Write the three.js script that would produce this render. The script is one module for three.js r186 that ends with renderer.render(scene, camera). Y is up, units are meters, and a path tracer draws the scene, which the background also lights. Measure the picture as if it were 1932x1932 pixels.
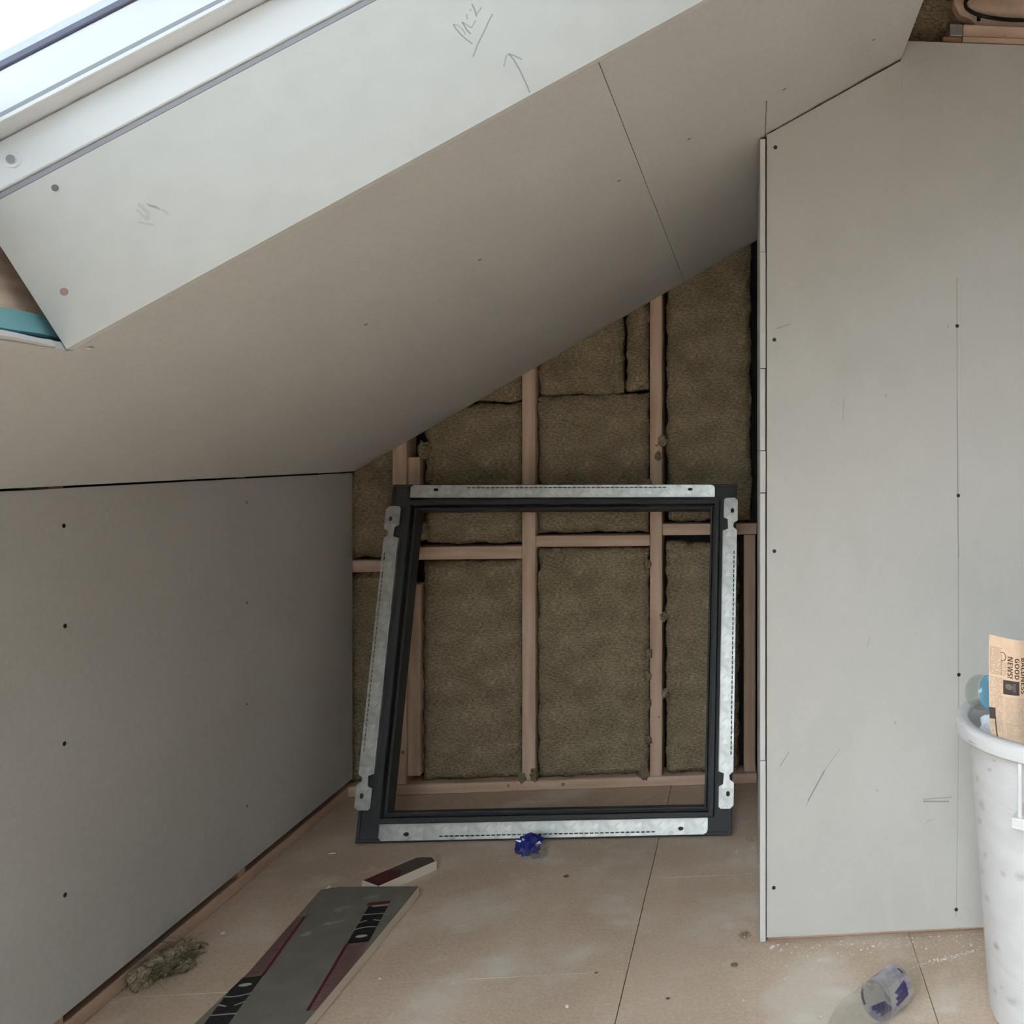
import * as THREE from 'three';
import { RoundedBoxGeometry } from 'three/addons/geometries/RoundedBoxGeometry.js';
import { mergeGeometries, mergeVertices, toCreasedNormals } from 'three/addons/utils/BufferGeometryUtils.js';
import { ImprovedNoise } from 'three/addons/math/ImprovedNoise.js';

// ------------------------------------------------------------------ camera, sky, exposure
const scene = new THREE.Scene();
const W = 1932, F = 1750, PPX = 1587, PPY = 852, YAW = Math.atan(170 / 1750);
const camera = new THREE.PerspectiveCamera(2 * Math.atan(W / 2 / F) * 180 / Math.PI, 1, 0.05, 60);
camera.position.set(0, 1.085, 3.05);
camera.rotation.y = -YAW;
camera.setViewOffset(W, W, W / 2 - PPX, W / 2 - PPY, W, W);      // shifted lens: the photograph is a crop
camera.updateProjectionMatrix();
scene.add(camera);
scene.background = new THREE.Color().setRGB(0.83, 0.94, 1.02);     // even overcast sky
scene.backgroundIntensity = 10.5;
const renderer = new THREE.WebGLRenderer();
renderer.toneMapping = THREE.LinearToneMapping;
renderer.toneMappingExposure = 1.23;
renderer.shadowMap.enabled = true;

// ------------------------------------------------------------------ helpers
function rng(seed) { let a = seed >>> 0; return () => { a = (a + 0x6D2B79F5) | 0; let t = Math.imul(a ^ (a >>> 15), 1 | a); t = (t + Math.imul(t ^ (t >>> 7), 61 | t)) ^ t; return ((t ^ (t >>> 14)) >>> 0) / 4294967296; }; }
const noise = new ImprovedNoise();
function fbm(x, y, z = 0, o = 4) { let s = 0, a = 0.5, f = 1; for (let i = 0; i < o; i++) { s += a * noise.noise(x * f + 13.7 * i, y * f - 7.1 * i, z * f + 3.3 * i); a *= 0.5; f *= 2.03; } return s; }
const smooth = (a, b, x) => { const t = Math.min(1, Math.max(0, (x - a) / (b - a))); return t * t * (3 - 2 * t); };
function tag(o, label, category, group, kind) {
  if (label) o.userData.label = label;
  if (category) o.userData.category = category;
  if (group) o.userData.group = group;
  if (kind) o.userData.kind = kind;
  return o;
}
function mesh(name, geo, mat, parent) { const m = new THREE.Mesh(geo, mat); m.name = name; m.castShadow = m.receiveShadow = true; parent.add(m); return m; }
const taken = {};
function numbered(n) { const k = taken[n] = (taken[n] ?? -1) + 1; return k ? n + '_' + String(k).padStart(3, '0') : n; }
function group(name, label, category, kind, grp) { const g = new THREE.Group(); g.name = numbered(name); scene.add(g); return tag(g, label, category, grp, kind); }
function boxUV(g) {                                                // uv in metres from the dominant normal
  const p = g.attributes.position, n = g.attributes.normal, uv = new Float32Array(p.count * 2);
  for (let i = 0; i < p.count; i++) {
    const ax = Math.abs(n.getX(i)), ay = Math.abs(n.getY(i)), az = Math.abs(n.getZ(i));
    const x = p.getX(i), y = p.getY(i), z = p.getZ(i);
    if (az >= ax && az >= ay) { uv[2 * i] = x; uv[2 * i + 1] = y; } else if (ax >= ay) { uv[2 * i] = z; uv[2 * i + 1] = y; } else { uv[2 * i] = x; uv[2 * i + 1] = z; }
  }
  g.setAttribute('uv', new THREE.BufferAttribute(uv, 2)); return g;
}
function box(x0, x1, y0, y1, z0, z1, r = 0) {
  const w = Math.abs(x1 - x0), h = Math.abs(y1 - y0), d = Math.abs(z1 - z0);
  const g = r ? new RoundedBoxGeometry(w, h, d, 1, Math.min(r, w / 2.1, h / 2.1, d / 2.1)) : new THREE.BoxGeometry(w, h, d);
  g.translate((x0 + x1) / 2, (y0 + y1) / 2, (z0 + z1) / 2); return boxUV(g);
}
function timberBox(x0, x1, y0, y1, z0, z1, r = 0.003) {            // grain runs along u
  const g = box(x0, x1, y0, y1, z0, z1, r), w = Math.abs(x1 - x0), h = Math.abs(y1 - y0), d = Math.abs(z1 - z0);
  const uv = g.attributes.uv, p = g.attributes.position, off = (x0 * 7.3 + y0 * 3.1 + z0 * 5.7);
  for (let i = 0; i < uv.count; i++) {
    const x = p.getX(i), y = p.getY(i), z = p.getZ(i);
    if (h >= w && h >= d) uv.setXY(i, y + off, x + z + off * 0.61); else if (w >= d) uv.setXY(i, x + off, y + z + off * 0.61); else uv.setXY(i, z + off, x + y + off * 0.61);
  }
  return g;
}
function poly(pts, holes = []) { const s = new THREE.Shape(pts.map((p) => new THREE.Vector2(...p))); for (const h of holes) s.holes.push(new THREE.Path(h.map((p) => new THREE.Vector2(...p)))); return s; }
function slab(pts, t, holes, bevel = 0) { const g = new THREE.ExtrudeGeometry(poly(pts, holes), { depth: t - 2 * bevel, bevelEnabled: bevel > 0, bevelSize: bevel, bevelThickness: bevel, bevelOffset: -bevel, bevelSegments: 1 }); if (bevel) g.translate(0, 0, bevel); return g; }
function texFrom(w, h, fn, srgb = true) {                          // fn(u, v, x, y) -> [r,g,b] 0..1
  const d = new Uint8Array(w * h * 4);
  for (let y = 0; y < h; y++) for (let x = 0; x < w; x++) { const c = fn(x / w, y / h, x, y), i = (y * w + x) * 4; d[i] = 255 * Math.min(1, Math.max(0, c[0])); d[i + 1] = 255 * Math.min(1, Math.max(0, c[1])); d[i + 2] = 255 * Math.min(1, Math.max(0, c[2])); d[i + 3] = 255; }
  const t = new THREE.DataTexture(d, w, h); t.magFilter = THREE.LinearFilter; t.minFilter = THREE.LinearMipmapLinearFilter; t.generateMipmaps = true;
  t.wrapS = t.wrapT = THREE.RepeatWrapping; if (srgb) t.colorSpace = THREE.SRGBColorSpace; t.needsUpdate = true; return t;
}
function canvasTex(w, h, draw, srgb = true) {
  const c = document.createElement('canvas'); c.width = w; c.height = h; draw(c.getContext('2d'), w, h);
  const t = new THREE.CanvasTexture(c); if (srgb) t.colorSpace = THREE.SRGBColorSpace; t.wrapS = t.wrapT = THREE.ClampToEdgeWrapping; return t;
}
const per = (t, m) => { const c = t.clone(); c.repeat.set(1 / m, 1 / m); c.needsUpdate = true; return c; };   // m = metres per tile
// periodic noise for tiles: blend of two offsets
function tileN(u, v, f, o, zz = 0) { const a = (x, y) => fbm(x * f, y * f, zz, o); const bu = smooth(0.8, 1, u), bv = smooth(0.8, 1, v); const r0 = a(u, v) * (1 - bu) + a(u - 1, v) * bu, r1 = a(u, v - 1) * (1 - bu) + a(u - 1, v - 1) * bu; return r0 * (1 - bv) + r1 * bv; }

// ------------------------------------------------------------------ materials
const grainR = rng(5);
const paperTex = texFrom(512, 512, (u, v) => { const m = tileN(u, v, 3, 3) * 0.03 + tileN(u, v, 60, 2, 9) * 0.022 + (grainR() - 0.5) * 0.03; return [0.80 + m, 0.793 + m, 0.78 + m]; });
const std = (o) => new THREE.MeshStandardMaterial(o);
const M = {};
M.board = std({ map: per(paperTex, 1), roughness: 0.85 });
M.gypsum = std({ color: new THREE.Color().setRGB(0.66, 0.65, 0.63), roughness: 0.9 });
const woodTex = texFrom(512, 256, (u, v) => {
  const w = tileN(u * 1, v, 2.2, 2, 4) * 0.6, ring = Math.sin((v * 34 + w * 9 + tileN(u, v, 1, 1, 8) * 5)) * 0.5 + 0.5;
  const f = tileN(u, v, 60, 2, 2) * 0.06, k = 0.05 * ring + tileN(u, v, 3, 3, 6) * 0.1 + f;
  return [0.90 - k, 0.79 - k * 1.25, 0.70 - k * 1.4];
});
woodTex.repeat.set(1 / 0.7, 1 / 0.18);
M.timber = std({ map: woodTex, roughness: 0.75 });
M.timberDark = std({ map: woodTex, color: new THREE.Color().setRGB(0.62, 0.42, 0.34), roughness: 0.8 });
const woolTex = texFrom(1024, 1024, (u, v) => {
  const wu = u + tileN(u, v, 9, 2, 3) * 0.035, wv = v + tileN(u, v, 7, 2, 1) * 0.03, fib = fbm(wu * 34, wv * 80, 0, 3) * 0.3, fine = fbm(u * 150, v * 230, 5, 2) * 0.3, m = tileN(u, v, 4, 3, 7) * 0.16;
  const k = fib + fine + m; return [0.60 + k, 0.545 + k * 0.97, 0.445 + k * 0.88];
});
const woolBump = texFrom(512, 512, (u, v) => { const k = 0.5 + tileN(u, v + tileN(u, v, 7, 2, 1) * 0.06, 24, 4, 2) * 0.9; return [k, k, k]; }, false);
M.wool = std({ map: per(woolTex, 0.35), bumpMap: per(woolBump, 0.35), bumpScale: 0.006, roughness: 1 });
M.black = std({ color: new THREE.Color().setRGB(0.012, 0.012, 0.013), roughness: 0.9 });
M.screw = std({ color: new THREE.Color().setRGB(0.015, 0.014, 0.014), roughness: 0.6 });
M.dent = std({ color: new THREE.Color().setRGB(0.2, 0.185, 0.17), roughness: 0.8 });
M.rust = std({ color: new THREE.Color().setRGB(0.42, 0.27, 0.24), roughness: 0.8 });
M.foam = std({ color: new THREE.Color().setRGB(0.042, 0.044, 0.047), roughness: 0.62, bumpMap: per(woolBump, 0.05), bumpScale: 0.0004 });
const zincR = rng(77), zincCells = Array.from({ length: 90 }, () => [zincR(), zincR(), zincR()]);
const zincTex = texFrom(256, 256, (u, v) => { let b = 9, k = 0; for (const c of zincCells) { let dx = Math.abs(u - c[0]), dy = Math.abs(v - c[1]); dx = Math.min(dx, 1 - dx); dy = Math.min(dy, 1 - dy); const d = dx * dx + dy * dy; if (d < b) { b = d; k = c[2]; } } const t = 0.78 + k * 0.09 + tileN(u, v, 5, 3, 2) * 0.12; return [t, t * 1.015, t]; });
M.zinc = std({ map: per(zincTex, 0.12), metalness: 0.85, roughness: 0.42 });
M.pvc = new THREE.MeshPhysicalMaterial({ color: new THREE.Color().setRGB(0.80, 0.82, 0.83), roughness: 0.38, clearcoat: 0.2 });
M.gasket = std({ color: new THREE.Color().setRGB(0.16, 0.17, 0.24), roughness: 0.6 });
M.seal = std({ color: new THREE.Color().setRGB(0.34, 0.34, 0.37), roughness: 0.6 });
M.glass = new THREE.MeshPhysicalMaterial({ color: 0xffffff, transmission: 1, thickness: 0, roughness: 0, ior: 1.5 });
M.tintGlass = new THREE.MeshPhysicalMaterial({ color: new THREE.Color().setRGB(0.15, 0.155, 0.155), transmission: 1, thickness: 0, roughness: 0, ior: 1.5 });   // solar-control glazing
M.deck = std({ color: new THREE.Color().setRGB(0.16, 0.12, 0.09), roughness: 0.9 });
M.blockwork = std({ map: per(paperTex, 0.4), color: new THREE.Color().setRGB(0.46, 0.44, 0.42), roughness: 0.95 });
M.membrane = std({ color: new THREE.Color().setRGB(0.05, 0.052, 0.055), roughness: 0.8 });
M.teal = std({ color: new THREE.Color().setRGB(0.20, 0.46, 0.50), roughness: 0.45 });
M.blueFoil = std({ color: new THREE.Color().setRGB(0.10, 0.19, 0.28), roughness: 0.5 });
const chipR = rng(31);
const floorTex = texFrom(1024, 1024, (u, v) => {
  const chip = tileN(u * 1, v, 210, 2, 1) * 0.09 + (chipR() - 0.5) * 0.06, m = tileN(u, v, 5, 4, 6) * 0.1;
  const d = smooth(0.02, 0.42, tileN(u, v, 7, 5, 3) + 0.06) * 0.55 + smooth(0.1, 0.4, tileN(u, v, 23, 4, 8)) * 0.25;   // trodden plaster dust in patches
  const r = 0.79 + chip + m, g = 0.70 + chip + m, b = 0.615 + chip + m;
  return [r + (0.88 - r) * d, g + (0.85 - g) * d, b + (0.81 - b) * d];
});
M.floor = std({ map: per(floorTex, 1.6), roughness: 0.72, bumpMap: per(woolBump, 0.1), bumpScale: 0.0001 });

// ------------------------------------------------------------------ roof geometry
const SL = 0.5994, PITCH = Math.atan(SL), CO = Math.cos(PITCH), SI = Math.sin(PITCH);
const ceilY = (x) => 1.025 + SL * (x + 1.236);
const sOf = (x) => (x + 0.908) / CO;                                // distance up the slope from the window reveal corner
const onSlope = (g) => { g.rotation.z = PITCH; g.position.set(-0.908, ceilY(-0.908), 0); return g; };
function slopeSlab(pts, n0, n1, holes) {                             // pts in (s, z)
  const g = slab(pts, n1 - n0, holes); const p = g.attributes.position, q = g.attributes.normal;
  for (let i = 0; i < p.count; i++) { const x = p.getX(i), y = p.getY(i), z = p.getZ(i); p.setXYZ(i, x, n0 + z, y); const a = q.getX(i), b = q.getY(i), c = q.getZ(i); q.setXYZ(i, a, c, b); }
  const uv = g.attributes.uv; for (let i = 0; i < uv.count; i++) uv.setXY(i, p.getX(i) + 0.37, p.getZ(i));
  const ix = []; for (let i = 0; i < p.count; i += 3) ix.push(i, i + 2, i + 1); g.setIndex(ix); return g;
}
const ROOM = { x0: -1.245, x1: 3.4, z1: 5.6 };

// ------------------------------------------------------------------ ceiling
{
  const g = onSlope(group('ceiling', 'sloping grey plasterboard ceiling under the roof', 'ceiling', 'structure'));
  const k = sOf(-1.2395), j = sOf(-0.215), e = sOf(0.335), c = sOf(0.031);
  mesh('plasterboard_sheet', slopeSlab([[k, 0], [j - 0.0006, 0], [j - 0.0006, 1.7073], [-0.002, 1.7073], [-0.002, 2.6], [k, 2.6]], 0, 0.0125), M.board, g);
  mesh('plasterboard_sheet', slopeSlab([[j + 0.0006, 0], [e, 0], [e, 2.6], [1.157, 2.6], [1.157, 1.7073], [j + 0.0006, 1.7073]], 0, 0.0125, [[[c - 0.0016, 0.97], [c + 0.0016, 0.97], [c + 0.0012, 1.195], [c - 0.0012, 1.195]]]), M.board, g);
  mesh('plasterboard_sheet', slopeSlab([[k, 2.603], [e, 2.603], [e, ROOM.z1], [k, ROOM.z1]], 0, 0.0125, [[2.67, 5.4]].map(([a, b]) => [[-0.3, a], [1.42, a], [1.42, b], [-0.3, b]])), M.board, g);
  const sg = new THREE.CylinderGeometry(0.0042, 0.0042, 0.0012, 10);
  for (const [x, z] of [[0.245, 1.201], [0.066, 1.2045], [-0.12, 1.224], [-0.256, 1.21], [-0.52, 1.206], [-0.731, 1.202]]) { const m = mesh('screw', sg, M.dent, g); m.position.set(sOf(x), 0, z); m.scale.set(1, 1, 0.6); }
  mesh('paper_flake', new THREE.IcosahedronGeometry(0.005, 1).scale(0.6, 0.3, 1.2), M.gypsum, g).position.set(sOf(-0.899), -0.001, 1.69);
  // roof structure above the lining: rafters, insulation and roof boarding with the window's opening
  const S0 = -0.75, S1 = 2.95, A = -0.07, B = 1.22, Z0 = 1.655, Z1 = 2.565;
  for (const [s0, s1, z0, z1] of [[S0, S1, -0.3, Z0], [S0, S1, Z1, 2.62], [S0, S1, 5.45, 5.75], [S0, -0.35, 2.62, 5.45], [1.47, S1, 2.62, 5.45], [S0, A, Z0, Z1], [B, S1, Z0, Z1]]) mesh('roof_board', box(s0, s1, 0.285, 0.31, z0, z1), M.deck, g);
  for (const z of [0.45, 0.95, 1.45, 2.565]) mesh('rafter', timberBox(S0, S1, 0.1, 0.284, z, z + 0.045), M.timber, g);
  // right-hand slope closes the room
  const ridgeX = -0.908 + S1 * CO, ridgeY = ceilY(-0.908) + S1 * SI;
  const rb = mesh('roof_board', box(0, 3.2, 0, 0.03, -0.3, 5.75), M.deck, g);
  rb.position.set(S1 - 0.02, 0.29, 0); rb.rotation.z = -2 * PITCH;
}

// ------------------------------------------------------------------ floor of chipboard sheets
{
  const g = group('floor', 'dusty brown chipboard floor with fine joints', 'floor', 'structure');
  const y0 = -0.022;
  const sheets = [[-1.7, -0.2578, -0.3, 1.077], [-1.7, -0.2578, 1.0785, 3.5], [-1.7, -0.2578, 3.502, 5.75], [-0.2562, 0.3532, -0.3, 0.655], [-0.2562, 0.3532, 0.6563, 3.05], [-0.2562, 0.3532, 3.052, 5.75], [0.3548, 0.965, -0.3, 1.9], [0.3548, 0.965, 1.902, 5.75], [0.967, 3.6, -0.3, 5.75]];
  for (const [x0, x1, z0, z1] of sheets) mesh('floor_panel', box(x0, x1, y0, 0, z0, z1, 0.0006), M.floor, g);
  mesh('subfloor', box(-1.7, 3.6, -0.06, y0 - 0.001, -0.3, 5.75), M.deck, g);
}

// ------------------------------------------------------------------ outer walls out of view (they close the room)
{
  const f = group('wall_front', 'bare blockwork wall behind the viewer', 'wall', 'structure');
  const m = mesh('blockwork', slab([[-1.7, 0], [3.6, 0], [3.6, 1.9], [1.62, 3.1], [-1.7, 1.1]], 0.05), M.blockwork, f); m.position.z = ROOM.z1;
  const s = group('wall_side', 'bare blockwork wall at the far right of the room', 'wall', 'structure');
  mesh('blockwork', box(ROOM.x1, ROOM.x1 + 0.05, 0, 2.2, -0.3, 5.6), M.blockwork, s);
}

// ------------------------------------------------------------------ a coupled row of roof windows in the same slope, above and behind the viewer
const MORE = [[-0.3, 1.42, 2.67, 5.4]];
MORE.forEach(([a, b, z0, z1]) => {
  const w = onSlope(group('window_2', 'coupled row of three roof windows in the slope behind the viewer', 'window', 'structure'));
  for (const q of [[a - 0.05, b + 0.05, z0 - 0.05, z0], [a - 0.05, b + 0.05, z1, z1 + 0.05], [a - 0.05, a, z0, z1], [b, b + 0.05, z0, z1]]) mesh('frame', box(q[0], q[1], 0.2195, 0.33, q[2], q[3]), M.pvc, w);
  for (const q of [[a, b, z0 - 0.0125, z0], [a, b, z1, z1 + 0.0125], [a - 0.0125, a, z0, z1], [b, b + 0.0125, z0, z1]]) mesh('reveal_board', box(q[0], q[1], 0.0126, 0.219, q[2], q[3]), M.board, w);
  for (let k = 0; k < 3; k++) { const p0 = z0 + (z1 - z0) * k / 3, p1 = z0 + (z1 - z0) * (k + 1) / 3; mesh('glass_pane', new THREE.PlaneGeometry(b - a, p1 - p0 - 0.06).rotateX(-Math.PI / 2).translate((a + b) / 2, 0.302, (p0 + p1) / 2), M.glass, w); if (k) mesh('frame', box(a, b, 0.27, 0.33, p0 - 0.03, p0 + 0.03), M.pvc, w); }
});

// ------------------------------------------------------------------ left knee wall
{
  const g = group('wall_left', 'low plasterboard knee wall with bare timber sole plate', 'wall', 'structure');
  mesh('plasterboard_sheet', box(-1.2575, -1.245, 0.0585, ceilY(-1.245) - 0.0012, 0.004, ROOM.z1, 0.0008), M.board, g);
  mesh('sole_plate', timberBox(-1.33, -1.2585, 0.0005, 0.031, -0.02, ROOM.z1), M.timber, g);
  for (const z of [0.615, 1.232, 1.85, 2.45]) mesh('stud', timberBox(-1.31, -1.2585, 0.0315, 1.15, z - 0.019, z + 0.019), M.timber, g);
  mesh('outer_board', box(-1.5, -1.46, 0, 1.25, -0.3, 5.75), M.membrane, g);
  const sg = new THREE.CylinderGeometry(0.0036, 0.0036, 0.0014, 10).rotateZ(Math.PI / 2);
  const r = rng(3);
  for (const [z, ys, k] of [[1.232, [0.95, 0.767, 0.553, 0.277], 1.15], [0.617, [0.959, 0.71, 0.458, 0.205], 0.85]]) for (const y of ys) { const m = mesh('screw', sg, k > 1 ? M.screw : M.dent, g); m.position.set(-1.245, y, z + (r() - 0.5) * 0.004); m.scale.set(1, k, k); }
}

// ------------------------------------------------------------------ gable wall at the back: studs, noggings, plate and wool
function wool(x0, x1, y0, yl, yr, z, seed, thick = 0.09, rag = 1) {  // straight sides, top from yl (left) to yr (right)
  const nx = Math.max(8, Math.round((x1 - x0) / 0.0065)), ny = Math.max(8, Math.round((Math.max(yl, yr) - y0) / 0.0065)), P = [], UV = [], I = [];
  const r = rng(seed), o = r() * 50, id = (i, j) => j * (nx + 1) + i;
  for (let j = 0; j <= ny; j++) for (let i = 0; i <= nx; i++) {
    const u = i / nx, v = j / ny, xx = x0 + (x1 - x0) * u, top = yl + (yr - yl) * u, yy = y0 + (top - y0) * v;
    const e = Math.min(xx - x0, x1 - xx, (yy - y0), (top - yy)), roll = 1 - smooth(0, 0.02, e);
    const ed = fbm(xx * 22 + o, yy * 22, 0, 3) * 0.016 * roll * rag;
    const dz = fbm(xx * 9 + o, yy * 9, 1, 3) * 0.012 + fbm(xx * 50, yy * 85 + o, 2, 3) * 0.009 - roll * 0.016 - Math.max(0, fbm(xx * 16, yy * 16 + o, 5, 2)) * roll * 0.02;
    P.push(xx + ed * (u < 0.5 ? 1 : -1) * (u < 0.08 || u > 0.92 ? 1 : 0), yy + ed * (v < 0.5 ? 1 : -1) * (v < 0.06 || v > 0.94 ? 1 : 0), z + dz); UV.push(xx * 1 + o, yy);
  }
  for (let j = 0; j < ny; j++) for (let i = 0; i < nx; i++) I.push(id(i, j), id(i + 1, j), id(i + 1, j + 1), id(i, j), id(i + 1, j + 1), id(i, j + 1));
  const rim = []; for (let i = 0; i < nx; i++) rim.push(id(i, 0)); for (let j = 0; j < ny; j++) rim.push(id(nx, j)); for (let i = nx; i > 0; i--) rim.push(id(i, ny)); for (let j = ny; j > 0; j--) rim.push(id(0, j));
  const b0 = P.length / 3; rim.forEach((k) => { P.push(P[3 * k], P[3 * k + 1], z - thick); UV.push(UV[2 * k], UV[2 * k + 1]); });
  rim.forEach((k, q) => { const q2 = (q + 1) % rim.length; I.push(k, b0 + q, b0 + q2, k, b0 + q2, rim[q2]); });
  const c = P.length / 3; P.push((x0 + x1) / 2, (y0 + yl) / 2, z - thick); UV.push(0, 0); rim.forEach((k, q) => I.push(c, b0 + (q + 1) % rim.length, b0 + q));
  const g = new THREE.BufferGeometry(); g.setAttribute('position', new THREE.Float32BufferAttribute(P, 3)); g.setAttribute('uv', new THREE.Float32BufferAttribute(UV, 2)); g.setIndex(I); g.computeVertexNormals(); return g;
}
function tuft(rad, seed, sx = 1, sy = 1, sz = 1, rough = 0.8) {
  const g = new THREE.IcosahedronGeometry(rad, 12), p = g.attributes.position, o = seed * 3.7;
  for (let i = 0; i < p.count; i++) { const v = new THREE.Vector3().fromBufferAttribute(p, i), n = v.clone().normalize(); const k = 1 + rough * (fbm(n.x * 1.6 + o, n.y * 1.6, n.z * 1.6, 2) * 1.1 + fbm(n.x * 6 + o, n.y * 6, n.z * 6, 3) * 0.7); v.multiplyScalar(Math.max(0.25, k)); p.setXYZ(i, v.x * sx, v.y * sy, v.z * sz); }
  const h = mergeVertices((g.deleteAttribute('normal'), g.deleteAttribute('uv'), g)); h.computeVertexNormals();
  const uv = new Float32Array(h.attributes.position.count * 2); for (let i = 0; i < uv.length / 2; i++) { uv[2 * i] = h.attributes.position.getX(i) + o; uv[2 * i + 1] = h.attributes.position.getY(i) + h.attributes.position.getZ(i) * 0.7; } h.setAttribute('uv', new THREE.BufferAttribute(uv, 2)); return h;
}
{
  const g = group('wall_back', 'unlined gable wall of timber studs filled with mineral wool', 'wall', 'structure');
  const T = (n, ...a) => mesh(n, timberBox(...a), M.timber, g);
  const cy = (x) => ceilY(x);
  mesh('sheathing', box(-1.7, 3.6, 0, 3.1, -0.2, -0.12), M.membrane, g);
  T('sole_plate', -1.3, 0.019, 0.0005, 0.032, -0.089, 0.003);
  T('stud', -1.127, -1.083, 0.0325, 1.25, -0.089, 0);
  T('stud', -0.729, -0.687, 0.0325, 1.5, -0.089, 0);
  T('stud', -0.326, -0.287, 0.0325, 1.75, -0.089, 0);
  T('stud', -0.024, 0.0145, 0.0325, 0.812, -0.089, -0.012);
  T('stud', -1.35, -1.312, 0.0325, 1.15, -0.089, 0);
  T('packer', -1.0825, -1.045, 0.813, 1.068, -0.06, -0.006);
  T('packer', -1.0825, -1.043, 0.057, 0.664, -0.06, -0.004);
  T('nogging', -1.31, -1.128, 0.705, 0.742, -0.089, -0.002);
  T('nogging', -1.0825, -0.7295, 0.742, 0.783, -0.089, -0.001);
  T('nogging', -0.6865, -0.3265, 0.779, 0.815, -0.089, -0.001);
  T('nogging', -0.2865, 0.019, 0.813, 0.85, -0.089, -0.002);
  const wl = (...a) => mesh('insulation_batt', wool(...a), M.wool, g);
  wl(-1.30, -1.132, 0.036, 0.699, 0.697, -0.03, 1);
  wl(-1.30, -1.13, 0.748, 1.02, 1.15, -0.02, 2);
  wl(-1.04, -0.733, 0.037, 0.735, 0.736, -0.008, 3);
  wl(-1.036, -0.735, 0.79, 1.24, 1.245, -0.014, 4);
  wl(-1.036, -0.735, 1.249, 1.26, 1.40, -0.016, 5);
  wl(-0.683, -0.33, 0.036, 0.775, 0.773, -0.006, 6);
  wl(-0.683, -0.331, 0.822, 1.262, 1.277, -0.014, 7);
  wl(-0.684, -0.412, 1.268, 1.45, 1.58, -0.018, 8);
  wl(-0.405, -0.331, 1.285, 1.6, 1.64, -0.02, 9);
  wl(-0.276, -0.04, 0.036, 0.79, 0.785, -0.008, 10);
  wl(-0.275, 0.0, 0.856, 1.68, 1.86, -0.02, 11);
  const r = rng(9);
  for (const [x, y, s] of [[-0.331, 0.72, 0.012], [-0.328, 0.43, 0.013], [-0.33, 0.36, 0.011], [-0.33, 0.15, 0.012], [-0.345, 0.045, 0.018], [-0.69, 0.05, 0.016], [-0.728, 0.042, 0.013], [-0.287, 1.12, 0.016], [-0.3, 1.07, 0.012], [-0.282, 0.55, 0.012], [-1.03, 0.83, 0.02], [-1.03, 1.09, 0.022], [-0.331, 0.98, 0.014], [-0.278, 0.3, 0.012], [-0.33, 0.27, 0.011]]) { const m = mesh('wool_tuft', tuft(s * 0.9, r() * 40, 0.9, 1.3, 0.55, 0.75), M.wool, g); m.position.set(x, y, 0.002); }
  for (const [x, y, s] of [[-1.095, 0.135, 0.006], [-0.77, 0.02, 0.005], [-0.6, 0.018, 0.006], [-0.305, 1.105, 0.004], [-0.297, 0.225, 0.003]]) { const k = mesh('knot', new THREE.CylinderGeometry(s, s, 0.0012, 12).rotateX(Math.PI / 2), M.timberDark, g); k.position.set(x, y, y < 0.03 ? 0.003 : 0); }
}

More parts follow.
